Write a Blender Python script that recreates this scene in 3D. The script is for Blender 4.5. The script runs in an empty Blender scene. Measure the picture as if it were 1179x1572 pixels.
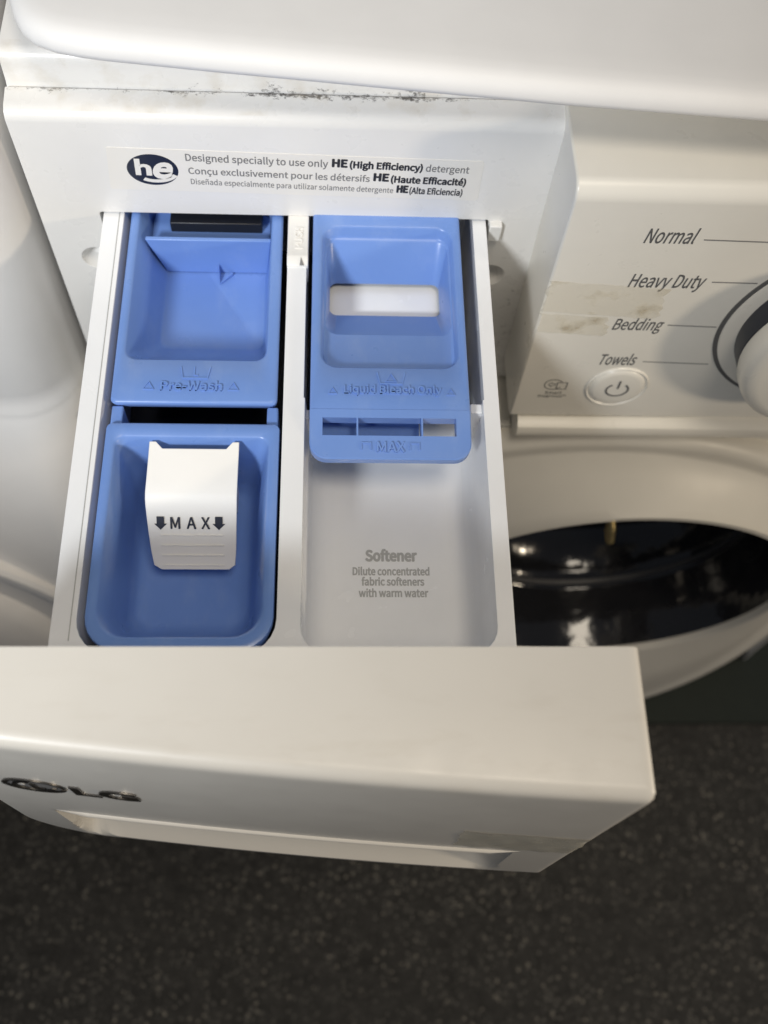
import bpy, bmesh, math, random
from mathutils import Vector, Matrix
random.seed(7)
S = bpy.context.scene
COL = S.collection

# ------------------------------------------------------------------ camera
cam = bpy.data.cameras.new('camera'); camo = bpy.data.objects.new('camera', cam); COL.objects.link(camo)
R0 = Vector((0.99874611, -0.01510318, 0.04772946))      # right
R1 = Vector((0.00681074, -0.90354991, -0.42842873))     # down
R2 = Vector((0.04959658, 0.4282166, -0.90231409))       # forward
M = Matrix((R0, -R1, -R2)).transposed().to_4x4()
M.translation = Vector((0.02139071, -0.36625743, 0.4189283))
camo.matrix_world = M
cam.sensor_fit = 'VERTICAL'; cam.sensor_height = 36; cam.lens = 1588 / 1572 * 36
cam.clip_start = .01; cam.clip_end = 50
cam.dof.use_dof = True; cam.dof.focus_distance = .475; cam.dof.aperture_fstop = 7.5
S.camera = camo

# ------------------------------------------------------------------ light
w = bpy.data.worlds.new('World'); S.world = w; w.use_nodes = True
bg = w.node_tree.nodes['Background']; bg.inputs[0].default_value = (.60, .66, .78, 1); bg.inputs[1].default_value = .16

def area(name, loc, target, size, power, col, sy=None):
    l = bpy.data.lights.new(name, 'AREA'); o = bpy.data.objects.new(name, l); COL.objects.link(o)
    if sy: l.shape = 'RECTANGLE'; l.size = size; l.size_y = sy
    else: l.shape = 'DISK'; l.size = size
    l.energy = power; l.color = col; o.location = loc
    o.rotation_euler = (Vector(target) - Vector(loc)).to_track_quat('-Z', 'Y').to_euler()
    return o
def spot(name, loc, target, angle, power, col, radius):
    l = bpy.data.lights.new(name, 'SPOT'); o = bpy.data.objects.new(name, l); COL.objects.link(o)
    l.energy = power; l.color = col; l.spot_size = math.radians(angle); l.spot_blend = 1.0; l.shadow_soft_size = radius; o.location = loc
    o.rotation_euler = (Vector(target) - Vector(loc)).to_track_quat('-Z', 'Y').to_euler()
spot('room_lamp', (-.50, -.95, .78), (-.10, .08, .07), 38, 60, (.93, .965, 1.0), .10)
area('warm_lamp', (.98, -.57, .25), (.20, -.10, -.05), .10, 3.3, (1.0, .84, .63))
area('ceiling_lamp', (.25, -.55, 1.5), (.05, -.2, 0), .50, 8.6, (1.0, .89, .73))
S.view_settings.view_transform = 'Standard'; S.view_settings.look = 'None'
S.view_settings.exposure = 0; S.view_settings.gamma = 1

# ------------------------------------------------------------------ materials
def srgb(r, g, b):
    f = lambda c: (c / 12.92 if c <= .04045 else ((c + .055) / 1.055) ** 2.4)
    return (f(r / 255), f(g / 255), f(b / 255), 1)
class NT:
    def __init__(s, name):
        s.m = bpy.data.materials.new(name); s.m.use_nodes = True; s.t = s.m.node_tree
        s.b = s.t.nodes['Principled BSDF']; s.co = s.n('ShaderNodeTexCoord').outputs['Object']
    def n(s, typ, **k):
        x = s.t.nodes.new(typ)
        for a, v in k.items(): setattr(x, a, v)
        return x
    def l(s, a, b): s.t.links.new(a, b)
    def noise(s, scale, detail=3, rough=.55, vec=None):
        x = s.n('ShaderNodeTexNoise'); x.inputs['Scale'].default_value = scale
        x.inputs['Detail'].default_value = detail; x.inputs['Roughness'].default_value = rough
        s.l(vec or s.co, x.inputs['Vector']); return x.outputs['Fac']
    def ramp(s, fac, a, b, c0=(0, 0, 0, 1), c1=(1, 1, 1, 1)):
        x = s.n('ShaderNodeValToRGB'); e = x.color_ramp.elements
        e[0].position = a; e[0].color = c0; e[1].position = b; e[1].color = c1
        s.l(fac, x.inputs[0]); return x.outputs[0]
    def math(s, op, a, b=None, clamp=False):
        x = s.n('ShaderNodeMath', operation=op, use_clamp=clamp)
        for i, v in enumerate((a, b)):
            if v is None: continue
            if isinstance(v, (int, float)): x.inputs[i].default_value = v
            else: s.l(v, x.inputs[i])
        return x.outputs[0]
    def mix(s, fac, c0, c1):
        x = s.n('ShaderNodeMix', data_type='RGBA')
        if isinstance(fac, (int, float)): x.inputs[0].default_value = fac
        else: s.l(fac, x.inputs[0])
        for i, v in ((6, c0), (7, c1)):
            if isinstance(v, tuple): x.inputs[i].default_value = v
            else: s.l(v, x.inputs[i])
        return x.outputs[2]
    def bump(s, h, strength, dist=.001):
        x = s.n('ShaderNodeBump'); x.inputs['Strength'].default_value = strength; x.inputs['Distance'].default_value = dist
        s.l(h, x.inputs['Height']); s.l(x.outputs[0], s.b.inputs['Normal'])
def plastic(name, col, rough=.32, tint=None, specks=0.0, bump=.05, bscale=900, dirt=None, spec=.5, var=.5):
    t = NT(name); b = t.b
    tint = tint or tuple(c * .93 for c in col[:3]) + (1,)
    c = t.mix(t.math('MULTIPLY', t.ramp(t.noise(28, 4), .35, .7), var), col, tint)
    if specks:
        v = t.n('ShaderNodeTexVoronoi'); v.inputs['Scale'].default_value = 30; t.l(t.co, v.inputs['Vector'])
        d = t.math('LESS_THAN', v.outputs['Distance'], .028)
        sp = t.n('ShaderNodeSeparateColor'); t.l(v.outputs['Color'], sp.inputs[0])
        d = t.math('MULTIPLY', d, t.math('LESS_THAN', sp.outputs[0], specks))
        c = t.mix(t.math('MULTIPLY', d, .75), c, (.05, .04, .03, 1))
    if dirt: c = dirt(t, c)
    t.l(c, b.inputs['Base Color'])
    r = t.ramp(t.noise(60, 3), .3, .75); rr = t.math('ADD', t.math('MULTIPLY', r, .10), rough - .05)
    t.l(rr, b.inputs['Roughness']); b.inputs['Specular IOR Level'].default_value = spec
    if bump: t.bump(t.noise(bscale, 2), bump, .0004)
    return t.m
def shoulder_dirt(t, c):
    # black grime caught in the seam along the shoulder of the front panel
    s = t.n('ShaderNodeSeparateXYZ'); t.l(t.co, s.inputs[0])
    band = t.math('SUBTRACT', 1.0, t.math('MULTIPLY', t.math('ABSOLUTE', t.math('SUBTRACT', s.outputs[1], .0136)), 270.0), True)
    front = t.math('LESS_THAN', s.outputs[1], .026)
    up = t.math('GREATER_THAN', s.outputs[2], .0655)
    m = t.n('ShaderNodeMapping'); m.inputs['Scale'].default_value = (.65, 1, 1); t.l(t.co, m.inputs[0])
    n = t.noise(520, 5, .72, m.outputs[0]); n2 = t.noise(60, 3)
    along = t.ramp(s.outputs[0], 0, 1)
    mp = t.n('ShaderNodeMapRange'); mp.inputs[1].default_value = -.125; mp.inputs[2].default_value = .02
    mp.inputs[3].default_value = .02; mp.inputs[4].default_value = .17; t.l(s.outputs[0], mp.inputs[0])
    k = t.math('ADD', t.math('ADD', n, t.math('MULTIPLY', t.math('SUBTRACT', n2, .5), .55)), mp.outputs[0])
    me_ = t.n('ShaderNodeMapRange'); me_.inputs[1].default_value = .06; me_.inputs[2].default_value = .115
    me_.inputs[3].default_value = 0; me_.inputs[4].default_value = -.3; t.l(s.outputs[0], me_.inputs[0])
    k = t.math('ADD', t.math('ADD', k, me_.outputs[0]), t.math('MULTIPLY', t.math('SUBTRACT', band, 1.0), .28))
    d = t.math('MULTIPLY', t.math('MULTIPLY', t.ramp(k, .50, .66), front), up)
    d = t.math('MULTIPLY', d, t.ramp(band, 0, .12))
    c = t.mix(t.math('MULTIPLY', d, .9), c, (.035, .03, .028, 1))
    warm = t.math('MULTIPLY', t.math('MULTIPLY', t.ramp(t.noise(70, 4), .5, .72), up), front)
    return t.mix(t.math('MULTIPLY', warm, .35), c, (.55, .48, .36, 1))
def streak_dirt(t, c):
    # grubby yellowish smear along the front edge of the drawer front's top
    s = t.n('ShaderNodeSeparateXYZ'); t.l(t.co, s.inputs[0])
    mp = t.n('ShaderNodeMapRange'); mp.inputs[1].default_value = -.25; mp.inputs[2].default_value = -.30; t.l(s.outputs[1], mp.inputs[0])
    m = t.n('ShaderNodeMapping'); m.inputs['Scale'].default_value = (.5, 1.6, 1.0); t.l(t.co, m.inputs[0])
    n = t.ramp(t.noise(75, 5, .65, m.outputs[0]), .52, .75)
    up = t.math('GREATER_THAN', s.outputs[2], .05)
    f = t.math('MULTIPLY', t.math('MULTIPLY', t.math('MULTIPLY', n, mp.outputs[0]), up), .16)
    return t.mix(f, c, (.42, .34, .22, 1))
def wall_dirt(t, c):
    s = t.n('ShaderNodeSeparateXYZ'); t.l(t.co, s.inputs[0])
    a = t.math('GREATER_THAN', s.outputs[0], .110)
    z = t.math('LESS_THAN', s.outputs[2], -.055)
    n = t.ramp(t.noise(190, 5, .7), .56, .68)
    f = t.math('MULTIPLY', t.math('MULTIPLY', t.math('MULTIPLY', n, a), z), .55)
    return t.mix(f, shoulder_dirt(t, c), (.06, .06, .07, 1))

WHITE = (.80, .785, .755, 1)
M_panel = plastic('white_panel_plastic', WHITE, .30, dirt=wall_dirt)
M_white = plastic('white_plastic', WHITE, .30, specks=.02)
M_front = plastic('drawer_front_plastic', (.79, .757, .69, 1), .38, specks=.06, dirt=streak_dirt, var=.25)
M_ctrl = plastic('control_panel_plastic', (.78, .755, .69, 1), .32, specks=.02)
M_enamel = plastic('white_enamel', (.81, .80, .785, 1), .34, bump=.03, bscale=500)
M_tray = plastic('tray_plastic', (.87, .875, .88, 1), .24, specks=.10)
M_flap = plastic('white_flap_plastic', (.84, .825, .79, 1), .42)
M_rim = plastic('door_rim_plastic', (.60, .58, .53, 1), .42, spec=.35)
def residue(t, c):
    # chalky water marks dried low down in the cups
    s = t.n('ShaderNodeSeparateXYZ'); t.l(t.co, s.inputs[0])
    m = t.n('ShaderNodeMapping'); m.inputs['Scale'].default_value = (1, .5, 1); t.l(t.co, m.inputs[0])
    f = t.math('MULTIPLY', t.ramp(t.noise(70, 6, .65, m.outputs[0]), .52, .78), .22)
    return t.mix(f, c, (.36, .46, .68, 1))
M_blue = plastic('blue_plastic', (.172, .300, .66, 1), .32, tint=(.155, .278, .63, 1), spec=.45, dirt=residue, var=.8)
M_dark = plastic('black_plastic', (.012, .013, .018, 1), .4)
M_knobdark = plastic('dark_knob_plastic', (.02, .024, .035, 1), .35)
M_sticker = plastic('sticker_paper', (.83, .80, .74, 1), .5, bump=0)
M_ink = plastic('grey_ink', (.11, .11, .11, 1), .6, bump=0)
M_inklight = plastic('light_grey_ink', (.20, .195, .19, 1), .6, bump=0)
M_inkblack = plastic('black_ink', (.02, .02, .024, 1), .6, bump=0)
M_navy = plastic('navy_ink', (.010, .014, .032, 1), .45, bump=0)
M_trayink = plastic('tray_grey_ink', (.42, .42, .41, 1), .6, bump=0)
M_line = plastic('line_grey_ink', (.21, .205, .20, 1), .6, bump=0)
def metal(name, col, rough):
    t = NT(name); t.b.inputs['Metallic'].default_value = 1; t.l(t.mix(t.noise(90), col, tuple(c * .8 for c in col[:3]) + (1,)), t.b.inputs['Base Color'])
    t.b.inputs['Roughness'].default_value = rough; return t.m
M_chrome = metal('dark_chrome', (.20, .19, .18, 1), .28)
M_glint = metal('gold_glint', (.72, .55, .25, 1), .3)
def glassmat():
    t = NT('dark_door_glass'); b = t.b
    t.l(t.mix(t.noise(20), (.008, .0085, .010, 1), (.018, .018, .021, 1)), b.inputs['Base Color'])
    b.inputs['Roughness'].default_value = .11; b.inputs['Specular IOR Level'].default_value = .5
    t.bump(t.noise(26, 3), .35, .004); return t.m
M_glass = glassmat()
def rubbermat(name, a, bcol, r):
    t = NT(name); t.l(t.mix(t.noise(60, 4), a, bcol), t.b.inputs['Base Color']); t.b.inputs['Roughness'].default_value = r
    t.bump(t.noise(300, 3), .3, .001); return t.m
M_rubber = rubbermat('grey_rubber', (.045, .045, .048, 1), (.06, .06, .062, 1), .45)
M_mat = rubbermat('dark_green_rubber', (.012, .018, .013, 1), (.02, .027, .02, 1), .7)
def floormat():
    t = NT('speckled_black_floor'); b = t.b
    base = t.mix(t.ramp(t.noise(60, 3), .3, .7), (.030, .029, .027, 1), (.055, .053, .049, 1))
    for sc, th, amt, col in ((165, .33, .55, (.22, .21, .185, 1)), (270, .35, .5, (.15, .145, .13, 1)), (110, .22, .65, (.36, .33, .275, 1))):
        v = t.n('ShaderNodeTexVoronoi'); v.inputs['Scale'].default_value = sc; t.l(t.co, v.inputs['Vector'])
        sp = t.n('ShaderNodeSeparateColor'); t.l(v.outputs['Color'], sp.inputs[0])
        f = t.math('MULTIPLY', t.math('LESS_THAN', v.outputs['Distance'], th), t.math('LESS_THAN', sp.outputs[0], .45))
        f = t.math('MULTIPLY', t.math('MULTIPLY', f, amt), t.ramp(t.noise(5, 2), .25, .6))
        base = t.mix(f, base, col)
    t.l(base, b.inputs['Base Color']); b.inputs['Roughness'].default_value = .75
    b.inputs['Specular IOR Level'].default_value = .3
    t.bump(t.noise(160, 4), .4, .002); return t.m
M_floor = floormat()
def tapemat():
    t = NT('yellowed_tape'); b = t.b
    m = t.n('ShaderNodeMapping'); m.inputs['Scale'].default_value = (1, 1, 1.1); t.l(t.co, m.inputs[0])
    n = t.noise(75, 4, .5, m.outputs[0])
    c = t.mix(t.ramp(n, .58, .72), (.72, .65, .48, 1), (.46, .38, .24, 1))
    t.l(c, b.inputs['Base Color']); b.inputs['Roughness'].default_value = .28
    t.bump(t.noise(120, 4), .6, .001)
    a = t.math('MULTIPLY', t.ramp(n, .50, .74, (.16, .16, .16, 1), (.50, .50, .50, 1)), 1.0)
    t.l(a, b.inputs['Alpha']); return t.m
M_tape = tapemat()
M_tape2 = plastic('cloudy_tape', (.80, .77, .66, 1), .25, bump=.3, bscale=90); M_tape2.node_tree.nodes['Principled BSDF'].inputs['Alpha'].default_value = .55

# ------------------------------------------------------------------ helpers
ROOT = {}
def tag(o, label, cat, group=None):
    o['label'] = label; o['category'] = cat
    if group: o['group'] = group
    return o
def thing(name, label, cat, loc, group=None):
    o = bpy.data.objects.new(name, None); COL.objects.link(o); o.location = loc; o.empty_display_size = .05
    return tag(o, label, cat, group)
def link(name, me, mat, parent=None, bevel=0, seg=2, smooth=35, kind=None):
    if mat and not me.materials: me.materials.append(mat)
    for p in me.polygons: p.use_smooth = True
    me.set_sharp_from_angle(angle=math.radians(smooth))
    o = bpy.data.objects.new(name, me); COL.objects.link(o)
    if parent:
        o.parent = parent
        if parent.type == 'EMPTY': o.location = -parent.location
    if bevel:
        b = o.modifiers.new('bevel', 'BEVEL'); b.width = bevel; b.segments = seg; b.limit_method = 'ANGLE'
        b.angle_limit = math.radians(30); b.harden_normals = False
    if kind: o['kind'] = kind
    return o
def mesh(name, verts, faces):
    me = bpy.data.meshes.new(name); me.from_pydata([tuple(v) for v in verts], [], faces); me.update()
    bm = bmesh.new(); bm.from_mesh(me); bmesh.ops.remove_doubles(bm, verts=bm.verts, dist=1e-6)
    bmesh.ops.recalc_face_normals(bm, faces=bm.faces); bm.to_mesh(me); bm.free(); return me
def loft(name, loops, cap0=True, cap1=True, flip=False):
    n = len(loops[0]); V = [p for L in loops for p in L]; F = []
    for i in range(len(loops) - 1):
        for j in range(n):
            k = (j + 1) % n; F.append((i*n + j, i*n + k, (i+1)*n + k, (i+1)*n + j))
    if cap0: F.append(tuple(reversed(range(n))))
    if cap1: F.append(tuple(range((len(loops)-1)*n, len(loops)*n)))
    me = bpy.data.meshes.new(name); me.from_pydata([tuple(v) for v in V], [], F); me.update()
    bm = bmesh.new(); bm.from_mesh(me)
    if cap0 and cap1: bmesh.ops.recalc_face_normals(bm, faces=bm.faces)
    if flip: bmesh.ops.reverse_faces(bm, faces=bm.faces)
    bm.to_mesh(me); bm.free(); return me
def rrect(x0, x1, y0, y1, z, r, n=6, rb=None):
    """rounded rectangle loop; rb = radius of the y0 (near) corners"""
    rb = r if rb is None else rb; P = []
    for cx, cy, a0, rr in ((x1-r, y1-r, 0, r), (x0+r, y1-r, 90, r), (x0+rb, y0+rb, 180, rb), (x1-rb, y0+rb, 270, rb)):
        for i in range(n + 1):
            a = math.radians(a0 + 90 * i / n); P.append((cx + rr*math.cos(a), cy + rr*math.sin(a), z))
    return P
def box(x0, x1, y0, y1, z0, z1):
    return loft('box', [[(x0,y0,z0),(x1,y0,z0),(x1,y1,z0),(x0,y1,z0)], [(x0,y0,z1),(x1,y0,z1),(x1,y1,z1),(x0,y1,z1)]])
def extrude_x(name, prof, x0, x1, f=None):
    """closed (y,z) profile swept along x"""
    xs = [x0, x1] if not hasattr(x0, '__iter__') else list(x0)
    return loft(name, [[(x, p[0] + (f(x) if f else 0), p[1]) for p in prof] for x in xs])
def circle(cx, cz, r, y, n=72, tilt=0):
    return [(cx + r*math.cos(2*math.pi*i/n), y - tilt*max(0, -r*math.sin(2*math.pi*i/n)), cz + r*math.sin(2*math.pi*i/n)) for i in range(n)]
def arc(cy, cz, r, a0, a1, n=6):
    return [(cy + r*math.cos(math.radians(a0+(a1-a0)*i/n)), cz + r*math.sin(math.radians(a0+(a1-a0)*i/n))) for i in range(n+1)]
def boolean(me, cutters):
    o = bpy.data.objects.new('tmp', me); COL.objects.link(o); cs = []
    for c in cutters:
        co = bpy.data.objects.new('cut', c); COL.objects.link(co); cs.append(co)
        m = o.modifiers.new('b', 'BOOLEAN'); m.object = co; m.operation = 'DIFFERENCE'; m.solver = 'EXACT'
    dg = bpy.context.evaluated_depsgraph_get(); dg.update()
    out = bpy.data.meshes.new_from_object(o.evaluated_get(dg))
    for x in [o] + cs: bpy.data.objects.remove(x)
    return out
def load_font():
    import os
    try:
        p = os.path.join(bpy.utils.resource_path('LOCAL'), 'datafiles', 'fonts', 'Noto Sans CJK Regular.woff2')
        return bpy.data.fonts.load(p) if os.path.exists(p) else None
    except Exception: return None
FONT = load_font()
def text_mesh(body, shear=0, bold=0, extrude=0, spacing=1.0, res=4, builtin=False):
    c = bpy.data.curves.new('txt', 'FONT'); c.body = body; c.shear = shear; c.offset = bold
    c.extrude = extrude; c.space_character = spacing
    if FONT and not builtin: c.font = FONT
    c.resolution_u = res; c.size = 1
    o = bpy.data.objects.new('txt', c); COL.objects.link(o)
    dg = bpy.context.evaluated_depsgraph_get(); dg.update()
    me = bpy.data.meshes.new_from_object(o.evaluated_get(dg)); bpy.data.objects.remove(o)
    return me
def text(body, mat, parent, origin, right, up, width, height=None, shear=0, bold=0, depth=.0002, lift=.0001, spacing=1.0, name='lettering', builtin=False, thick=0):
    """flat lettering: bounding box lower-left at origin, given width (and height of the letters)"""
    me = text_mesh(body, shear, bold, .5 if depth else 0, spacing, 4, builtin)
    xs = [v.co.x for v in me.vertices]; ys = [v.co.y for v in me.vertices]
    x0, x1, y0, y1 = min(xs), max(xs), min(ys), max(ys)
    sx = (width - 2*thick) / (x1 - x0); sy = (height - 2*thick) / (y1 - y0) if height else sx
    right, up = Vector(right).normalized(), Vector(up).normalized(); nrm = right.cross(up).normalized(); o = Vector(origin)
    shifts = [(0, 0)] if not thick else [(math.cos(a)*thick, math.sin(a)*thick) for a in [i*math.pi/3 for i in range(6)]]
    V = []; F = []
    for q, (dx, dy) in enumerate(shifts):
        b0 = len(V)
        V += [o + right*((v.co.x-x0)*sx + thick + dx) + up*((v.co.y-y0)*sy + thick + dy) + nrm*(lift + q*.000004 + (v.co.z + .5)*depth) for v in me.vertices]
        F += [tuple(b0 + k for k in p.vertices) for p in me.polygons]
    me = bpy.data.meshes.new(name); me.from_pydata(V, [], F); me.update()
    return link(name, me, mat, parent)
def poly(name, pts, origin, right, up, mat, parent, depth=.0002, lift=.0001, holes=None):
    """thin prism from a 2-D outline placed on a surface"""
    right, up = Vector(right).normalized(), Vector(up).normalized(); nrm = right.cross(up).normalized(); o = Vector(origin)
    P = [o + right*a + up*b for a, b in pts]
    me = loft(name, [[p + nrm*lift for p in P], [p + nrm*(lift+depth) for p in P]])
    return link(name, me, mat, parent)
def strip(name, pts, wd, origin, right, up, mat, parent, depth=.0002, lift=.0001, closed=False):
    """line of constant width along 2-D points"""
    n = len(pts); L = []; Rr = []
    for i in range(n):
        a = pts[(i-1) % n] if (closed or i) else pts[0]; b = pts[(i+1) % n] if (closed or i < n-1) else pts[-1]
        d = Vector((b[0]-a[0], b[1]-a[1])).normalized(); nn = Vector((-d.y, d.x))*wd/2
        L.append((pts[i][0]+nn.x, pts[i][1]+nn.y)); Rr.append((pts[i][0]-nn.x, pts[i][1]-nn.y))
    right, up = Vector(right).normalized(), Vector(up).normalized(); nrm = right.cross(up).normalized(); o = Vector(origin)
    V = []; F = []
    for h in (lift, lift+depth):
        for Q in (L, Rr):
            for a, b in Q: V.append(o + right*a + up*b + nrm*h)
    m = n if closed else n-1
    for i in range(m):
        j = (i+1) % n
        F += [(2*n+i, 3*n+i, 3*n+j, 2*n+j), (i, j, n+j, n+i), (i, 2*n+i, 2*n+j, j), (n+i, n+j, 3*n+j, 3*n+i)]
    if not closed: F += [(0, n, 3*n, 2*n), (n-1, 3*n-1, 4*n-1, 2*n-1)]
    return link(name, mesh(name, V, F), mat, parent)
def circ2(r, n=40, a0=0, a1=360, cx=0, cy=0, rx=1, ry=1):
    m = n if a1 - a0 == 360 else n + 1
    return [(cx + rx*r*math.cos(math.radians(a0+(a1-a0)*i/n)), cy + ry*r*math.sin(math.radians(a0+(a1-a0)*i/n))) for i in range(m)]
X, Y, Z = Vector((1,0,0)), Vector((0,1,0)), Vector((0,0,1))

# ------------------------------------------------------------------ setting
FZ = -.87
floor = link('floor', mesh('floor', [(-4,-4,FZ),(4,-4,FZ),(4,4,FZ),(-4,4,FZ)], [(0,1,2,3)]), M_floor); floor['kind'] = 'structure'

# ------------------------------------------------------------------ washing machine
wm = thing('washing_machine', 'white front-loading washing machine with its detergent compartment pulled open', 'washing machine', (.215, .3, FZ+.012))
# recessed panel that the drawer slides out of, with its shoulder and the seam under the lid
prof = [(0,-.146), (0,.0605)] + arc(.0065,.0605,.0065,180,92,6)[1:] + [(.0135,.0684),(.0147,.0664),(.0159,.0664),(.0167,.0688),(.0177,.0775)] + \
       arc(.0230,.0782,.0055,180,92,6)[1:] + [(.06,.0845),(.40,.0845),(.40,.06),(.03,.045),(.03,-.146)]
me = extrude_x('panel', prof, -.1292, .134)
opening = loft('cut', [rrect(-.0985,.1015,-.12,.0018,-.05,.0015,3), rrect(-.0985,.1015,-.12,.0018,.10,.0015,3)])
for v in opening.vertices: v.co = (v.co.x, v.co.z, v.co.y)
opening.flip_normals()
cuts = [opening]
for cx, cz in ((-.1062,-.0345),(.1075,-.0430)):
    c = loft('cut', [circle(cx,cz,.0088,-.01,32), circle(cx,cz,.0086,.0005,32), circle(cx,cz,.0070,.009,32), circle(cx,cz,.004,.012,32)])
    cuts.append(c)
me = boolean(me, cuts)
panel = link('recess_panel', me, M_panel, wm, bevel=.0022, seg=3)
panel['label'] = 'recessed white panel around the drawer opening, dirt along its top seam'
# screw recess floors are part of the cut panel; small guide tabs beside the opening
link('guide_tab', box(.1018,.1085,-.004,.002,-.0105,.0012), M_white, wm, bevel=.0008)
link('drawer_housing', loft('h', [rrect(-.0995,.1025,.0305,.30,-.119,.004,3), rrect(-.0995,.1025,.0305,.30,.028,.004,3)], True, True), M_dark, wm) if False else None

# control panel: side wall, rounded crease, shoulder
cp = [(.03,-.1235), (-.0395,-.1235), (-.0435,-.1215), (-.0435,.0640)] + arc(-.0345,.0640,.009,180,98,8)[1:] + [(-.010,.0715),(.012,.0705),(.018,.0705),(.02,.083),(.40,.083),(.40,.06),(.03,.045)]
xs = [.1285, .2, .3, .4, .5, .56]
ctrl = link('control_panel', extrude_x('control_panel', cp, xs, None), M_ctrl, wm, bevel=.0012, seg=3)
CY = -.0435
def ctext(s, x0, zc, x1, h):  # printed programme names
    return text(s, M_ink, ctrl, (x0, CY, zc), X, Z, x1-x0, h, shear=.20, bold=.004, lift=.00005, depth=.0001)
ctext('Normal', .1672, .0376, .1918, .0112)
ctext('Heavy Duty', .1684, .0012, .2068, .0136)
ctext('Bedding', .1694, -.0352, .1962, .0138)
ctext('Towels', .1702, -.0656, .1908, .0113)
for a, b, z0, z1 in ((.1955,.262,.0408,.0392),(.2100,.2333,.0095,.0091),(.1985,.2252,-.0271,-.0282),(.1948,.2325,-.0619,-.0634)):
    strip('leader_line', [(a,z0),(b,z1)], .00075, (0,CY,0), X, Z, M_line, ctrl, depth=.0001, lift=.00005)
# dial
KX, KZ = .2985, -.0262
dial = link('dial_ring', loft('ring', [circle(KX,KZ,.0722,CY+.001,96), circle(KX,KZ,.0722,CY-.0007,96), circle(KX,KZ,.0697,CY-.0007,96), circle(KX,KZ,.0697,CY+.001,96)], False, False), M_ink, ctrl)
link('dial_plate', loft('plate', [circle(KX,KZ,.0700,CY+.001,96), circle(KX,KZ,.0697,CY-.0012,96), circle(KX,KZ,.066,CY-.0018,96)]), M_ctrl, ctrl)
kn = [(.0630,.0),(.0630,-.0105),(.0612,-.0118),(.0612,-.0128)]
knob = link('selector_knob', loft('knob', [circle(KX,KZ,r,CY+y,96) for r, y in ((.0610,.0),(.0610,-.0130),(.0590,-.0150))]), M_knobdark, wm)
link('knob_cap', loft('cap', [circle(KX,KZ,r,CY+y,96) for r, y in ((.0595,-.0135),(.0612,-.0142),(.0618,-.0160),(.0616,-.0225),(.0606,-.0255),(.0580,-.0278),(.052,-.0288))]), M_ctrl, knob)
# power button
BX, BZ = .1866, -.0882
pr = link('power_button', loft('pb', [[(BX+(r*1.0)*math.cos(a), CY+y, BZ+r*1.09*math.sin(a)) for a in [2*math.pi*i/56 for i in range(56)]] for r, y in
     ((.0182,.001),(.0182,-.0006),(.0176,-.0011),(.0169,-.0006),(.0164,.0008),(.0159,-.0004),(.0152,-.0012),(.013,-.0017),(.006,-.0019))]), M_ctrl, wm, smooth=60)
strip('power_symbol', circ2(.0064,26,128,412,0,-.0005), .0011, (BX,CY-.0019,BZ), X, Z, M_ink, pr, depth=.0002, lift=.00005)
strip('power_symbol', [(0,.0088),(0,.0008)], .0011, (BX,CY-.0019,BZ), X, Z, M_ink, pr, depth=.0002, lift=.00005)
# smart diagnosis mark
DX, DZ = .1490, -.0868
strip('diagnosis_symbol', circ2(.0052,30,20,330,0,0), .0005, (DX,CY,DZ), X, Z, M_ink, ctrl, depth=.0001, lift=.00005)
strip('diagnosis_symbol', [(.0022,-.0048),(.0080,-.0048),(.0080,.0022),(.0022,.0022)], .0006, (DX,CY,DZ), X, Z, M_ink, ctrl, depth=.0001, lift=.00008, closed=True)
strip('diagnosis_symbol', [(-.003,0),(-.001,.0024),(-.001,.001),(.001,.001),(.001,-.001),(-.001,-.001),(-.001,-.0024)], .00045, (DX,CY,DZ), X, Z, M_ink, ctrl, depth=.0001, lift=.00005, closed=True)
text('Smart', M_ink, ctrl, (DX-.0035,CY,DZ-.0103), X, Z, .0100, .0030, lift=.00005, depth=.0001)
text('Diagnosis™', M_ink, ctrl, (DX-.0068,CY,DZ-.0145), X, Z, .0165, .0034, lift=.00005, depth=.0001)
# old tape on the control panel
def tape(name, x0, x1, z0, z1, yf, parent, seed, nx=26, nz=8, mat=None):
    rnd = random.Random(seed); V = []; F = []
    le = [rnd.uniform(-.0015,.0015) for _ in range(nz+1)]; re = [rnd.uniform(-.0022,.0022) for _ in range(nz+1)]
    te = [rnd.uniform(-.0002,.0002) for _ in range(nx+1)]
    for j in range(nz+1):
        for i in range(nx+1):
            u = i/nx; v = j/nz; x = x0+(x1-x0)*u + le[j]*(1-u) + re[j]*u
            zz = z0+(z1-z0)*v + te[i]*(1 if v > .5 else -1)*abs(2*v-1) - .010*u*(x1-x0)/.06*.5
            k = .00025 + .0005*max(0, math.sin(u*17+seed)*math.sin(v*7+u*5)) + rnd.uniform(0,.00012)
            V.append((x, yf(x,zz)-k, zz))
    for j in range(nz):
        for i in range(nx):
            a = j*(nx+1)+i; F.append((a, a+1, a+nx+2, a+nx+1))
    return link(name, mesh(name, V, F), mat or M_tape, parent, smooth=180)
tp = tape('tape_strip', .1288, .1900, -.0165, .0085, lambda x,z: CY, ctrl, 3); tp['label'] = 'strip of yellowed clear tape left on the control panel'
tp = tape('tape_strip', .1288, .1660, -.0345, -.0180, lambda x,z: CY, ctrl, 5, 20, 6); tp['label'] = 'lower scrap of yellowed clear tape on the control panel'

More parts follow.
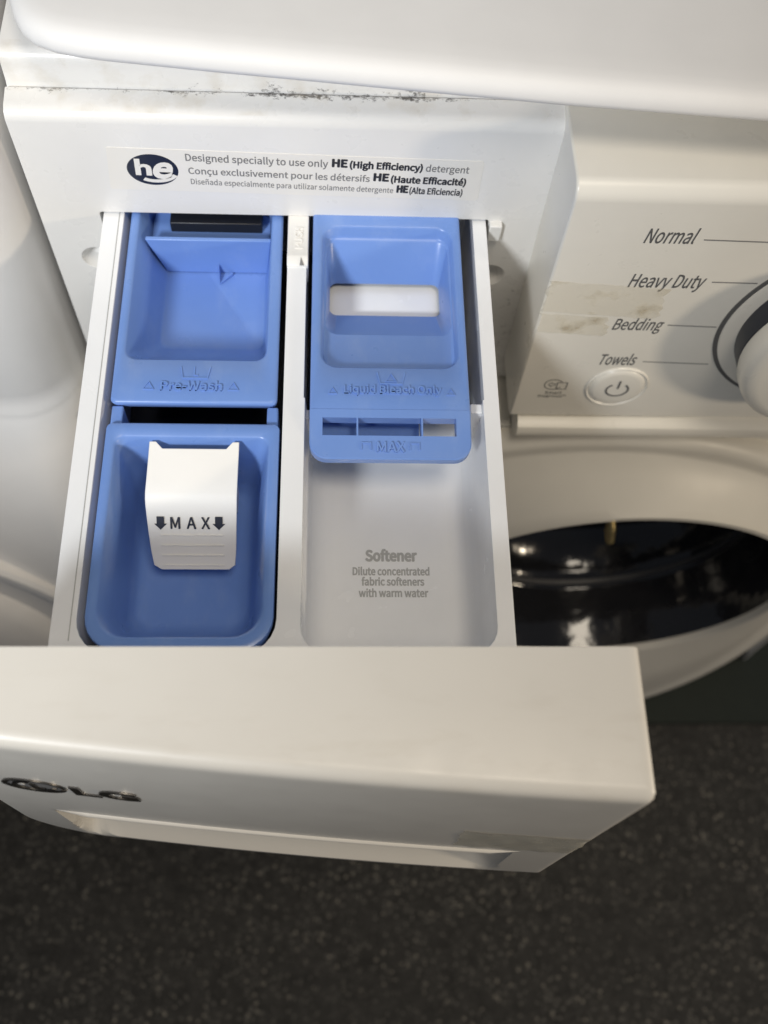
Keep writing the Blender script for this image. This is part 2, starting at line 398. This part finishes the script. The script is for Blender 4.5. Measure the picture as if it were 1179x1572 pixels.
# sticker with lettering
st = poly('sticker', [(-.0858,.0465),(.0925,.0430),(.0935,.0418),(.0935,.0172),(.0925,.0160),(-.0885,.0188),(-.0893,.0198),(-.0867,.0458)], (0,0,0), X, Z, M_sticker, wm, depth=.00018, lift=.00002)
st['label'] = 'white paper sticker with the he emblem and three lines of grey text'
sr = Vector((1,0,-.032)); su = Vector((.032,0,1)); SY = -.0002
def stext(s, x0, z0, x1, h, mat, bold=0): return text(s, mat, st, (x0,SY,z0), sr, su, x1-x0, h, bold=.003, thick=bold*.018, lift=.00003, depth=.00006)
stext('Designed specially to use only', -.0502,.0375,.0180,.0064,M_inklight,.002)
stext('HE', .0198,.0370,.0275,.0056,M_inkblack,.02)
stext('(High Efficiency)', .0284,.0352,.0640,.0066,M_inkblack,.012)
stext('detergent', .0655,.0341,.0868,.0062,M_inklight,.002)
stext('Conçu exclusivement pour les détersifs', -.0498,.0290,.0385,.0064,M_inklight,.002)
stext('HE', .0402,.0282,.0480,.0056,M_inkblack,.02)
stext('(Haute Efficacité)', .0488,.0264,.0862,.0066,M_inkblack,.012)
stext('Diseñada especialmente para utilizar solamente detergente', -.0494,.0222,.0505,.0052,M_inklight,.0)
stext('HE', .0520,.0205,.0580,.0054,M_inkblack,.02)
stext('(Alta Eficiencia)', .0585,.0190,.0852,.0060,M_inkblack,.006)
EX, EZ = -.0668, .0325
em = poly('emblem', circ2(1,48,0,360,0,0,.0123,.0102), (EX,SY,EZ), X, Z, M_navy, st, depth=.00006, lift=.00003)
text('h', M_sticker, st, (EX-.0086,SY,EZ-.0036), sr, su, .0080, .0108, shear=0.02, bold=.03, builtin=True, lift=.00012, depth=.00006)
text('e', M_sticker, st, (EX-.0003,SY,EZ-.0058), sr, su, .0100, .0112, shear=.25, bold=.03, builtin=True, lift=.00012, depth=.00006)
sw = [(.0132*math.cos(math.radians(a)), .0100*math.sin(math.radians(a))+.0002) for a in range(236, 338, 6)]
sw2 = [((.0118 - .0012*abs((i-8)/8))*math.cos(math.radians(a)), (.0090)*math.sin(math.radians(a))+.0010) for i, a in enumerate(range(236, 338, 6))]
poly('swoosh', [(.9*a,b*.86) for a,b in sw] + list(reversed([(.9*a,b*.80) for a,b in sw2])), (EX+.001,SY,EZ), X, Z, M_sticker, st, depth=.00006, lift=.00012)

# front plate below with the rounded ledge, cabinet sheets
fp = [(.12,-.1500),(.12,-.1245),(-.036,-.1245)] + [(-.044,-.1252),(-.0485,-.1280),(-.0500,-.1325),(-.0485,-.1380),(-.0420,-.1460),(-.0350,-.1530),(-.0320,-.165),(-.0320,-.22),(.09,-.34),(.09,-.858),(.12,-.858)]
dcut = lambda: loft('c', [circle(.2335,-.343,.150,-.2,64), circle(.2335,-.343,.150,.2,64)])
link('front_plate', boolean(extrude_x('fp', fp, .1345, .56), [dcut()]), M_ctrl, wm)
link('front_plate', boolean(extrude_x('fp', [(.12,-.1475),(-.036,-.1475)] + fp[9:], -.1285, .1340), [dcut()]), M_ctrl, wm)
link('side_sheet', box(-.1290,-.1265,.031,.64,FZ+.012,.044), M_enamel, wm)
link('side_sheet', box(.5575,.56,.031,.64,FZ+.012,.044), M_enamel, wm)
link('back_sheet', box(-.1265,.5575,.6375,.64,FZ+.012,.084), M_enamel, wm)
link('base_sheet', box(-.1265,.5575,.031,.6375,FZ+.012,FZ+.03), M_dark, wm)
M_lid = plastic('lid_enamel', (.80, .785, .765, 1), .50, bump=.03, bscale=500, spec=.22)
# lid
plan = [(-.1245,.60),(-.1245,.065),(-.1232,.045),(-.1206,.0308),(-.1158,.0157),(-.1115,.0080),(-.1059,.0027),(-.0972,-.0012),(-.0870,-.0034),(-.0764,-.005),(-.03,-.0098),(.0448,-.0168),(.1184,-.0235),(.2057,-.0298),(.30,-.0335),(.45,-.031),(.53,-.022),(.55,-.005),(.555,.03),(.555,.60)]
def inset(P, d):
    n = len(P); out = []
    for i in range(n):
        a = Vector(P[i-1]); b = Vector(P[i]); c = Vector(P[(i+1) % n])
        t = ((b-a).normalized() + (c-b).normalized()).normalized(); out.append((b.x - t.y*d, b.y + t.x*d))
    return out
lz = [(.0972,.014),(.0974,.008),(.0980,.0040),(.0992,.0014),(.1010,.0002),(.1024,0),(.1050,.0004),(.1076,.0018),(.1094,.0042),(.1104,.0074),(.1109,.0120),(.1111,.020)]
lid = link('top_lid', loft('lid', [[(a,b,z) for a,b in inset(plan,d)] for z,d in lz]), M_lid, wm, smooth=60)

# round door
def door(parent, cx, cz, gx, gz, mats, ko=1.0, y0=0.0, low=.0):
    T = low
    rim = [(cx,cz,.240*ko,-.030,T),(cx,cz,.240*ko,-.040,T),(cx,cz,.2365*ko,-.0455,T),(cx,cz,.231*ko,-.0475,T),(cx,cz,.2255*ko,-.046,T),(cx,cz,.222*ko,-.0475,T),
           (cx*.7+gx*.3,cz*.7+gz*.3,.200*ko,-.0580,T*.8),(cx*.3+gx*.7,cz*.3+gz*.7,.168*ko,-.0740,T*.5),(gx,gz,.1525,-.0800,0),(gx,gz,.1485,-.0800,0),(gx,gz,.1465,-.0775,0),(gx,gz,.1455,-.070,0)]
    d = link('door', loft('rim', [circle(a,b,r,y+y0,96,t) for a,b,r,y,t in rim], False, False), mats[0], parent, smooth=50)
    gl = [(.1458,-.0740),(.1445,-.0700),(.1400,-.0560),(.1360,-.0380),(.1335,-.0200),(.1318,-.0160),(.1295,-.0150),(.1270,-.0130),(.1240,-.0040),(.118,.02),(.10,.032),(.05,.036)]
    g = link('door_glass', loft('glass', [circle(gx,gz,r,y+y0,96) for r, y in gl], False, True), mats[1], d, smooth=60)
    link('seal_ring', loft('seal', [circle(gx,gz,r,y+y0,96) for r, y in ((.1318,-.0158),(.1300,-.0172),(.1272,-.0172),(.1262,-.0135))], False, False), M_rubber, d, smooth=60)
    return d
dr = door(wm, .200, -.385, .2335, -.343, (M_rim, M_glass), low=.26)
GX, GZ = .2335, -.343
# ------------------------------------------------------------------ mat under the machine
mt = link('rubber_mat', loft('mat', [rrect(-.20,.62,-.052,.70,FZ+.0005,.01), rrect(-.20,.62,-.052,.70,FZ+.0112,.01)]), M_mat, bevel=.001)
tag(mt, 'dark green rubber mat on the floor under the washing machine', 'mat')

# ------------------------------------------------------------------ detergent drawer
ZB = -.060
body = loft('tray', [rrect(-.0966,.1000,-.2405,.0255,ZB,.004,5), rrect(-.0966,.1000,-.2405,.0255,0,.004,5)])
leftcut = loft('c', [rrect(-.0845,-.0026,-.2330,.0235,-.08,.004,6,.016), rrect(-.0850,-.0022,-.2335,.0235,-.012,.004,6,.016), rrect(-.0872,-.0022,-.2345,.0235,.01,.004,6,.016)])
def softloops():
    return [rrect(.0078+i,.0926-i,-.2335+i,.0225,z,max(.004,.012-i*.3),6) for z, i in ((.01,0),(-.0005,.0002),(-.030,.0022),(-.038,.0038),(-.0425,.0066),(-.0446,.0105),(-.0452,.0150))]
rightcut = loft('c', softloops())
slots = [box(.0074,.0112,-.108,.0215,-.08,.01), box(.0864,.0930,-.108,.0215,-.08,.01)]
tray = boolean(body, [leftcut, rightcut] + slots)
tr = link('detergent_drawer', tray, M_tray, wm, bevel=.0007, smooth=30); dw = tr
tr['label'] = 'white detergent drawer pulled out of the machine, with two compartments'
strip('rim_groove', [(0,.015),(0,-.228)], .00045, (-.0885,0,0), X, Y, M_trayink, tr, depth=.0001, lift=.00003)
link('gap_shade_plate', box(-.0850,-.0020,-.234,.0235,-.0580,-.0545), M_dark, tr)  # black plate stands in for deep shade in the gaps around the cups
for a, b in ((.0075,.0111),(.0865,.0929)): link('slot_shade_plate', box(a,b,-.1075,.021,-.0580,-.0545), M_dark, tr)  # black plates imitate the shade at the bottom of the side slots
# raised siphon housing seen through the bleach cup's opening
link('siphon_housing', loft('s', [rrect(.013+i,.083-i,-.066+i,.018-i,z,.006) for z, i in ((-.0455,0),(-.030,.0005),(-.0275,.002),(-.0265,.006))]), M_tray, tr, smooth=50)
link('tray_step', box(.0866,.0923,-.1135,-.1085,-.044,-.0030), M_tray, tr, bevel=.0006)
link('tray_step', box(.0080,.0108,-.1135,-.1085,-.044,-.0100), M_tray, tr, bevel=.0006)
# printed words on the softener floor
def ft(s, x0, x1, y0, h, mat=M_trayink, b=.004): return text(s, mat, tr, (x0,y0,-.0452), X, Y, x1-x0, h, bold=.004, thick=b*.03, lift=.00005, depth=.0001)
ft('Softener', .0373, .0627, -.1728, .0068, b=.010)
ft('Dilute concentrated', .0312, .0685, -.1800, .0046)
ft('fabric softeners', .0355, .0658, -.1853, .0046)
ft('with warm water', .0341, .0676, -.1912, .0046)
# push clip on the divider
pc = link('push_clip', loft('clip', [[(x,y,z) for x in ()] or [(-.0024,y,-.012),(.0082,y,-.012),(.0082,y,zt),(-.0024,y,zt)] for y, zt in ((.021,.0012),(.004,.0016),(-.010,.0018),(-.024,.0022),(-.0265,.0034),(-.0275,.0034),(-.0315,.0012))]), M_flap, dw, bevel=.0004)
text('PUSH', M_flap, dw, (.0054,-.0215,.0020), Y, -X, .0135, .0042, bold=.004, lift=-.0004, depth=.0010)
poly('clip_notch', [(0,0),(.0022,0),(.0006,.0042)], (.0040,-.0315,.0014), X, Vector((0,1,.5)), M_inklight, dw, depth=.0002, lift=.0003)

# drawer front: flat back, bowed face, finger scoop low on the face
FT, FB, FL, FR, BK = .0680, -.146, -.1255, .1318, -.2525
def fy(x): return -.2985 - .095*(x-.02) + .0040*((x-.005)/.13)**2*0.6
def scoop(x, z):
    xa, xb = -.103, .105
    ex = min(1, max(0, (x-xa)/.006))*min(1, max(0, (xb-x)/.012))
    top, bot = -.0700, -.1380
    if z > top or z < bot: return 0
    t = (top - z)/(top - bot)
    s = min(1, t/.06) if t < .62 else (1-t)/.38
    return .036*s*(ex*ex*(3-2*ex))
zs = [FT - .0 - d for d in (0,.0006,.002,.004,.007,.011,.02,.04,.07,.10,.120,.134)] + [-.0698,-.0702,-.0712,-.0725,-.074,-.0765]
zs += [-.080 - .0045*i for i in range(12)] + [-.1331,-.136,-.139,-.142,-.1445,-.1456,-.146]
zs = sorted(set(round(z,5) for z in zs), reverse=True)
N = 96; xs_ = [FL + (FR-FL)*i/N for i in range(N+1)]
xs_ += [FR-.0006, FR-.002, FR-.0045, FR-.0080, FL+.0006, FL+.002]; xs_ = sorted(set(round(x,5) for x in xs_))
def edge(x, z):
    """inset of the face (towards +y) that rounds off its edges"""
    def q(d, r): return 0 if d >= r else r - math.sqrt(max(0, r*r-(r-d)**2))
    return q(FT - z, .0055) + q(FR - x, .0035)*.9 + q(z-FB, .003)
def outline(x, z):
    """round the corners of the front: lower left generously, the rest slightly"""
    for cx, cz, r, sx, sz in ((FL+.045, FB+.045, .045, -1, -1), (FR-.0035, FT-.0035, .0035, 1, 1), (FR-.004, FB+.004, .004, 1, -1)):
        if (x-cx)*sx > 0 and (z-cz)*sz > 0:
            d = math.hypot(x-cx, z-cz); m = max(abs(x-cx), abs(z-cz))
            if d > 1e-9: k = m/d; return cx + (x-cx)*k, cz + (z-cz)*k
    return x, z
V = []; F = []; nx, nz = len(xs_), len(zs)
for z in zs:
    for x in xs_:
        a, b = outline(x, z); V.append((a, fy(a) + scoop(a, b) + edge(a, b), b))
off = len(V)
for z in zs:
    for x in xs_:
        a, b = outline(x, z); V.append((a, BK, b))
for j in range(nz-1):
    for i in range(nx-1):
        a = j*nx+i; F.append((a, a+1, a+nx+1, a+nx)); F.append((off+a, off+a+nx, off+a+nx+1, off+a+1))
for i in range(nx-1):
    a = i; F.append((a, off+a, off+a+1, a+1)); a = (nz-1)*nx+i; F.append((a, a+1, off+a+1, off+a))
for j in range(nz-1):
    a = j*nx; F.append((a, a+nx, off+a+nx, off+a)); a = j*nx+nx-1; F.append((a, off+a, off+a+nx, a+nx))
df = link('drawer_front', mesh('front', V, F), M_front, dw, smooth=38)
df['label'] = 'thick white drawer front with a finger scoop low on its face'
glint_bead = []
for i in range(61):
    x = -.1030 + (.1075 + .1030)*i/60; k = min(1, i/4, (60-i)/4)
    glint_bead.append([(x, fy(x)+.0004, -.0706), (x, fy(x)-.0013*k, -.0702), (x, fy(x)-.0016*k, -.0692), (x, fy(x)-.0010*k, -.0684), (x, fy(x)+.0004, -.0680)])
link('handle_glint_edge', loft('glint_bead', glint_bead), M_front, dw, smooth=60)  # raised bead added so the scoop's upper edge shows a bright line
link('front_bracket', box(-.090,.094,-.2524,-.2406,-.055,-.004), M_tray, dw, bevel=.0006)
# maker's mark on the face
fr = Vector((1,-.118,0)).normalized()
def fpt(x, z): return (x, fy(x), z)
LC = -.0962; lo = fpt(LC, -.0052)
lg = strip('emblem', circ2(.0118,44,0,360,0,0,1,.92), .0020, lo, fr, Z, M_chrome, dw, depth=.0007, lift=.0)
poly('emblem_face', circ2(1,44,0,360,0,0,.0114,.0105), lo, fr, Z, M_inklight, dw, depth=.0002, lift=0)
strip('emblem_nose', [(0,.0048),(0,-.0036),(.0036,-.0036)], .0018, lo, fr, Z, M_chrome, dw, depth=.0007, lift=.0002)
strip('emblem_face_line', circ2(.0080,24,95,355,0,0,1,.92), .0016, lo, fr, Z, M_chrome, dw, depth=.0007, lift=.0002)
poly('emblem_eye', circ2(.0014,16,0,360,-.0042,.0032), lo, fr, Z, M_white, dw, depth=.0007, lift=.0002)
text('LG', M_chrome, dw, fpt(-.0815,-.0150), fr, Z, .0265, .0165, bold=.035, builtin=True, depth=.0007, lift=.0, name='maker_letters')
tp = tape('tape_strip', .0760, .1312, -.0600, -.0180, lambda x,z: fy(x)+edge(x,z), dw, 11, 26, 8, M_tape2); tp['label'] = 'torn strip of yellowed clear tape on the right end of the drawer front'

# ------------------------------------------------------------------ blue cups
# rear cup, Pre-Wash
pw = thing('prewash_cup', 'blue pre-wash tray at the rear left of the open drawer', 'cup', (-.0440,-.05,-.036))
L = [rrect(-.0760,-.0112,-.0900,.0215,-.034,.003,6), rrect(-.0822,-.0056,-.1098,.0215,-.0070,.003,6), rrect(-.0828,-.0050,-.1118,.0215,-.0016,.003,6), rrect(-.0824,-.0054,-.1112,.0211,-.0004,.003,6), rrect(-.0814,-.0064,-.1100,.0200,.0,.003,6),
     rrect(-.0792,-.0100,-.0882,.0165,.0,.006,6), rrect(-.0780,-.0110,-.0870,.0155,-.0012,.006,6), rrect(-.0740,-.0125,-.0790,.0150,-.015,.007,6), rrect(-.0684,-.0142,-.0630,.0140,-.0285,.0055,6), rrect(-.0668,-.0154,-.0606,.0130,-.0300,.0045,6)]
pwb = link('cup_body', loft('pw', L), M_blue, pw, smooth=50)
link('partition', loft('pt', [[(-.0752,-.0132,-.0030),(-.0112,-.0132,-.0030),(-.0140,-.0125,-.0296),(-.0675,-.0125,-.0296)], [(-.0752,-.0108,-.0030),(-.0112,-.0108,-.0030),(-.0140,-.0105,-.0296),(-.0675,-.0105,-.0296)]]), M_blue, pw, bevel=.0006)
link('well_floor', box(-.0735,-.0125,-.0106,.0135,-.0150,-.0130), M_blue, pw)
link('opening_shade', box(-.0640,-.0165,.0005,.0132,-.0129,-.0060), M_dark, pw, bevel=.0005)  # solid black block stands in for the shade inside an opening
link('floor_rib', loft('rib', [[(-.0400,-.0132,-.0290),(-.0389,-.0132,-.0290),(-.0394,-.0132,-.0215)], [(-.0396,-.0200,-.0294),(-.0389,-.0200,-.0294),(-.0392,-.0199,-.0290)]]), M_blue, pw)
link('floor_rib', loft('rib', [[(-.0389,-.0196,-.0296),(-.0384,-.0200,-.0296),(-.0384,-.0200,-.0284),(-.0389,-.0196,-.0284)], [(-.0330,-.0138,-.0296),(-.0325,-.0143,-.0296),(-.0325,-.0143,-.0278),(-.0330,-.0138,-.0278)]]), M_blue, pw)
for a, b in ((-.0822,-.0768),(-.0098,-.0046)):
    link('locating_leg', box(a,b,-.1222,-.1116,-.030,-.0030), M_blue, pw, bevel=.0008)
def emboss(s, parent, x0, y0, z, wd, h=None): return text(s, M_blue, parent, (x0,y0,z), X, Y, wd, h, bold=0, thick=.00014, lift=-.0002, depth=.0011)
emboss('Pre-Wash', pwb, -.0600, -.1052, 0, .0290, .0052)
strip('tub_symbol', [(-.0070,.0036),(-.0058,-.0026),(.0058,-.0026),(.0070,.0036)], .0006, (-.0440,-.0955,0), X, Y, M_blue, pwb, depth=.0006, lift=0)
strip('tub_symbol', [(0,.0036),(0,-.0010),(.0018,-.0010)], .0006, (-.0445,-.0955,0), X, Y, M_blue, pwb, depth=.0006, lift=0)
def tri(parent, x, y, z, w_, up=Y): strip('triangle_mark', [(-w_/2,-w_*.35),(w_/2,-w_*.35),(0,w_*.5)], .0005, (x,y,z), X, up, M_blue, parent, depth=.0006, lift=0, closed=True)
tri(pwb, -.0655, -.1028, 0, .0048); tri(pwb, -.0258, -.1028, 0, .0048)

# front cup, main detergent
mc = thing('detergent_cup', 'deep blue rectangular cup at the front left of the open drawer', 'cup', (-.0430,-.18,-.053))
L = [rrect(-.0790,-.0100,-.2240,-.1262,-.0530,.003,6,.014), rrect(-.0832,-.0034,-.2320,-.1222,-.0016,.003,6,.015), rrect(-.0829,-.0037,-.2316,-.1226,-.0004,.003,6,.015), rrect(-.0818,-.0048,-.2305,-.1236,.0,.003,6,.0145),
     rrect(-.0794,-.0074,-.2270,-.1288,.0,.005,6,.013), rrect(-.0782,-.0086,-.2258,-.1300,-.0012,.005,6,.013), rrect(-.0760,-.0120,-.2220,-.1310,-.020,.006,6,.013), rrect(-.0742,-.0150,-.2160,-.1320,-.040,.007,6,.012), rrect(-.0726,-.0175,-.2080,-.1335,-.0485,.007,6,.010), rrect(-.0700,-.0200,-.2020,-.1360,-.0515,.007,6,.008)]
mcb = link('cup_body', loft('mc', L), M_blue, mc, smooth=50)

# white flap standing in the front cup
fl = thing('liquid_flap', 'white folded plastic flap with arrows and MAX, standing in the front blue cup', 'flap', (-.0430,-.15,-.036))
P = [(-.1318,-.0010),(-.1400,-.0040),(-.1480,-.0072),(-.1535,-.0096),(-.1560,-.0112),(-.1582,-.0134),(-.1625,-.0178),(-.1680,-.0232),(-.1740,-.0290),(-.1795,-.0340),(-.1812,-.0354)]
hw0, hw1 = (-.0627,-.0218), (-.0618,-.0240)
def fedge(i):
    t = i/(len(P)-1)
    a = [-.0629,-.0634,-.0640,-.0645,-.0646,-.0646,-.0643,-.0638,-.0631,-.0620,-.0585][i]
    b = [-.0219,-.0221,-.0224,-.0226,-.0227,-.0228,-.0230,-.0233,-.0236,-.0242,-.0272][i]
    return a, b
V = []; F = []; NX = 14
for side in (0, 1):
    for i, (y, z) in enumerate(P):
        a, b = fedge(i)
        for j in range(NX+1):
            u = j/NX; notch = 0
            if i == 0 and 2 <= j <= 12: notch = -.0030
            V.append((a+(b-a)*u, y + notch + (.0008 if side else 0)*0.6, z + (notch*.38) - (.0016 if side else 0)))
n = len(P)*(NX+1)
for i in range(len(P)-1):
    for j in range(NX):
        a = i*(NX+1)+j; F.append((a,a+1,a+NX+2,a+NX+1)); F.append((n+a,n+a+NX+1,n+a+NX+2,n+a+1))
for j in range(NX):
    F.append((j, n+j, n+j+1, j+1)); a = (len(P)-1)*(NX+1)+j; F.append((a, a+1, n+a+1, n+a))
for i in range(len(P)-1):
    a = i*(NX+1); F.append((a, a+NX+1, n+a+NX+1, n+a)); a += NX; F.append((a, n+a, n+a+NX+1, a+NX+1))
plate = link('flap_plate', mesh('flap', V, F), M_flap, fl, bevel=.0003, smooth=40)
fu = (Vector((0,-.1582,-.0134)) - Vector((0,-.1740,-.0290))).normalized()
text('MAX', M_navy, plate, (-.0535,-.1664,-.0216), X, fu, .0182, .0058, thick=.00014, spacing=1.25, depth=.0002, lift=.0004)
ar = [(-.0018,.0060),(.0018,.0060),(.0018,.0025),(.0030,.0025),(0,-.0004),(-.0030,.0025),(-.0018,.0025)]
for ax in (-.0580,-.0312): poly('down_arrow', [(a*.95,b) for a,b in ar], (ax,-.1664,-.0216), X, fu, M_navy, plate, depth=.0002, lift=.0004)
for k in range(4):
    yy = -.1688 - .0036*k; zz = -.0239 - .0034*k
    strip('level_line', [(-.0580,0),(-.0292,0)], .00035, (0,yy,zz), X, fu, M_flap, plate, depth=.0005, lift=.0)
for a in (-.0610,-.0256):
    link('flap_leg', loft('fleg', [[(a-.0006,-.1335,-.0028),(a+.0006,-.1335,-.0028),(a+.0006,-.1540,-.0112),(a-.0006,-.1540,-.0112)], [(a-.0006,-.1375,-.0430),(a+.0006,-.1375,-.0430),(a+.0006,-.1480,-.0430),(a-.0006,-.1480,-.0430)]]), M_flap, fl)

# bleach cup on the right
bc = thing('bleach_cup', 'blue bleach insert with a rectangular opening at the rear right of the drawer', 'cup', (.048,-.06,-.026))
T = .0030
L = [rrect(.0160,.0802,-.0960,.0205,-.0235,.004,6), rrect(.0112,.0850,-.1130,.0205,-.0040,.004,6), rrect(.0104,.0858,-.1190,.0215,T-.0014,.004,6), rrect(.0107,.0855,-.1187,.0212,T-.0004,.004,6), rrect(.0116,.0846,-.1178,.0203,T,.0035,6),
     rrect(.0143,.0826,-.0932,-.0064,T,.009,6), rrect(.0155,.0814,-.0920,-.0076,T-.0012,.008,6), rrect(.0164,.0806,-.0908,-.0084,T-.0062,.0075,6), rrect(.0168,.0802,-.0900,-.0090,T-.0070,.0070,6),
     rrect(.0172,.0799,-.0694,-.0096,T-.0071,.006,6), rrect(.0176,.0795,-.0680,-.0104,T-.0082,.006,6), rrect(.0190,.0766,-.0462,-.0232,-.0195,.004,6), rrect(.0192,.0764,-.0460,-.0236,-.0225,.004,6)]
bcb = link('cup_body', loft('bc', L, False, False), M_blue, bc, smooth=50)
# sloping lip in front, with its three-part slot
e = 9.5; up_ = Vector((0, math.cos(math.radians(e)), math.sin(math.radians(e))))
lip = loft('lip', [rrect(.0108,.0852,-.0245,.0,-.0022,.0,1,.0075), rrect(.0104,.0856,-.0250,.0,0.0,.0,1,.008)]) if False else None
def liploop(d, z, rb):
    P_ = []
    x0, x1, y0, y1 = .0104+d, .0858-d, -.0232+d, .0012
    P_ += [(x1, y1), (x0, y1)]
    for cx, a0 in ((x0+rb, 180), (x1-rb, 270)):
        for i in range(7):
            a = math.radians(a0+15*i); P_.append((cx+rb*math.cos(a), y0+rb+rb*math.sin(a)))
    o = Vector((0,-.1172,T+.0001)); nr = X.cross(up_)
    return [o + X*a + up_*b + nr*z for a, b in P_]
lipm = loft('lip', [liploop(.0008,-.0070,.0075), liploop(0,-.0060,.008), liploop(0,-.0008,.008), liploop(.0006,0,.0075)])
def slotcut(a, b):
    o = Vector((0,-.1172,T+.0001)); nr = X.cross(up_)
    q = [(a,-.0118),(b,-.0118),(b,-.0030),(a,-.0030)]
    return loft('c', [[o+X*u+up_*v+nr*(-.02) for u,v in q], [o+X*u+up_*v+nr*.01 for u,v in q]])
lipm = boolean(lipm, [slotcut(.0164,.0322), slotcut(.0330,.0624), slotcut(.0632,.0788)])
lp = link('front_lip', lipm, M_blue, bc, smooth=25)
link('slot_floor', box(.0150,.0626,-.1330,-.1000,-.0150,-.0130), M_blue, bc)
emboss('Liquid Bleach Only', bcb, .0262, -.1086, T, .0462, .0058)
strip('tub_symbol', [(-.0066,.0034),(-.0052,-.0028),(.0052,-.0028),(.0066,.0034)], .0006, (.0487,-.0990,T), X, Y, M_blue, bcb, depth=.0006, lift=0)
tri(bcb, .0487, -.0988, T, .0052); tri(bcb, .0210, -.1062, T, .0038); tri(bcb, .0768, -.1062, T, .0038)
lo_ = Vector((0,-.1172,T+.0001))
text('MAX', M_blue, lp, lo_+X*.0415+up_*(-.0200), X, up_, .0130, .0050, thick=.00014, lift=-.0002, depth=.0011)
for a in (.0367, .0592):
    strip('arrow_mark', [(-.0022,-.0008),(-.0022,.0026),(.0022,.0026),(.0022,-.0008)], .0006, lo_+X*a+up_*(-.0180), X, up_, M_blue, lp, depth=.0006, lift=0)

# ------------------------------------------------------------------ neighbouring machine
nm = thing('washing_machine', 'white neighbouring machine, only its rounded right edge showing left of the drawer', 'washing machine', (-.478, .3, FZ))
NR = -.1355
def nloop(z, yf, r=.036):
    P_ = [(-.82,.6),(-.82,yf)]
    for i in range(13):
        a = math.radians(-90+90*i/12); P_.append((NR-r+r*math.cos(a), yf+r+r*math.sin(a)))
    P_ += [(NR,.6)]
    return [(a,b,z) for a,b in P_]
nl = [(.085,.02),(.084,.004),(.078,-.006),(.06,-.022),(.03,-.030),(-.05,-.034),(-.120,-.036),(-.1315,-.0365),(-.1345,-.039),(-.1375,-.0395),(-.1405,-.041),(-.150,-.046),(-.19,-.060),(-.24,-.070),(-.30,-.076),(-.34,-.078),(-.5,-.078),(-.62,-.03),(-.86,-.02),(-.8695,-.02)]
nb = link('cabinet', loft('nb', [nloop(z,y) for z,y in nl]), M_enamel, nm, smooth=40)
c2 = (-.440, -.455)
link('door', loft('nd', [circle(c2[0],c2[1],r,y,110) for r, y in ((.282,-.060),(.282,-.081),(.279,-.084),(.272,-.084),(.268,-.080),(.240,-.0795),(.236,-.086),(.228,-.092),(.20,-.100),(.15,-.105))]), M_enamel, nm, smooth=40)

# ------------------------------------------------------------------ gold spheres added to imitate a reflection in the door bowl
bs = thing('glint_strand', 'short row of gold spheres imitating a reflection in the dark door bowl', 'reflection', (.2385,-.030,-.3335))
for k in range(6):
    bm = bmesh.new(); bmesh.ops.create_uvsphere(bm, u_segments=12, v_segments=8, radius=.0046 - .0003*abs(k-2))
    bmesh.ops.translate(bm, verts=bm.verts, vec=(.2385+.0016*k, -.030, -.3040-.0072*k))
    me = bpy.data.meshes.new('glint_bead'); bm.to_mesh(me); bm.free(); link('glint_bead', me, M_glint, bs)
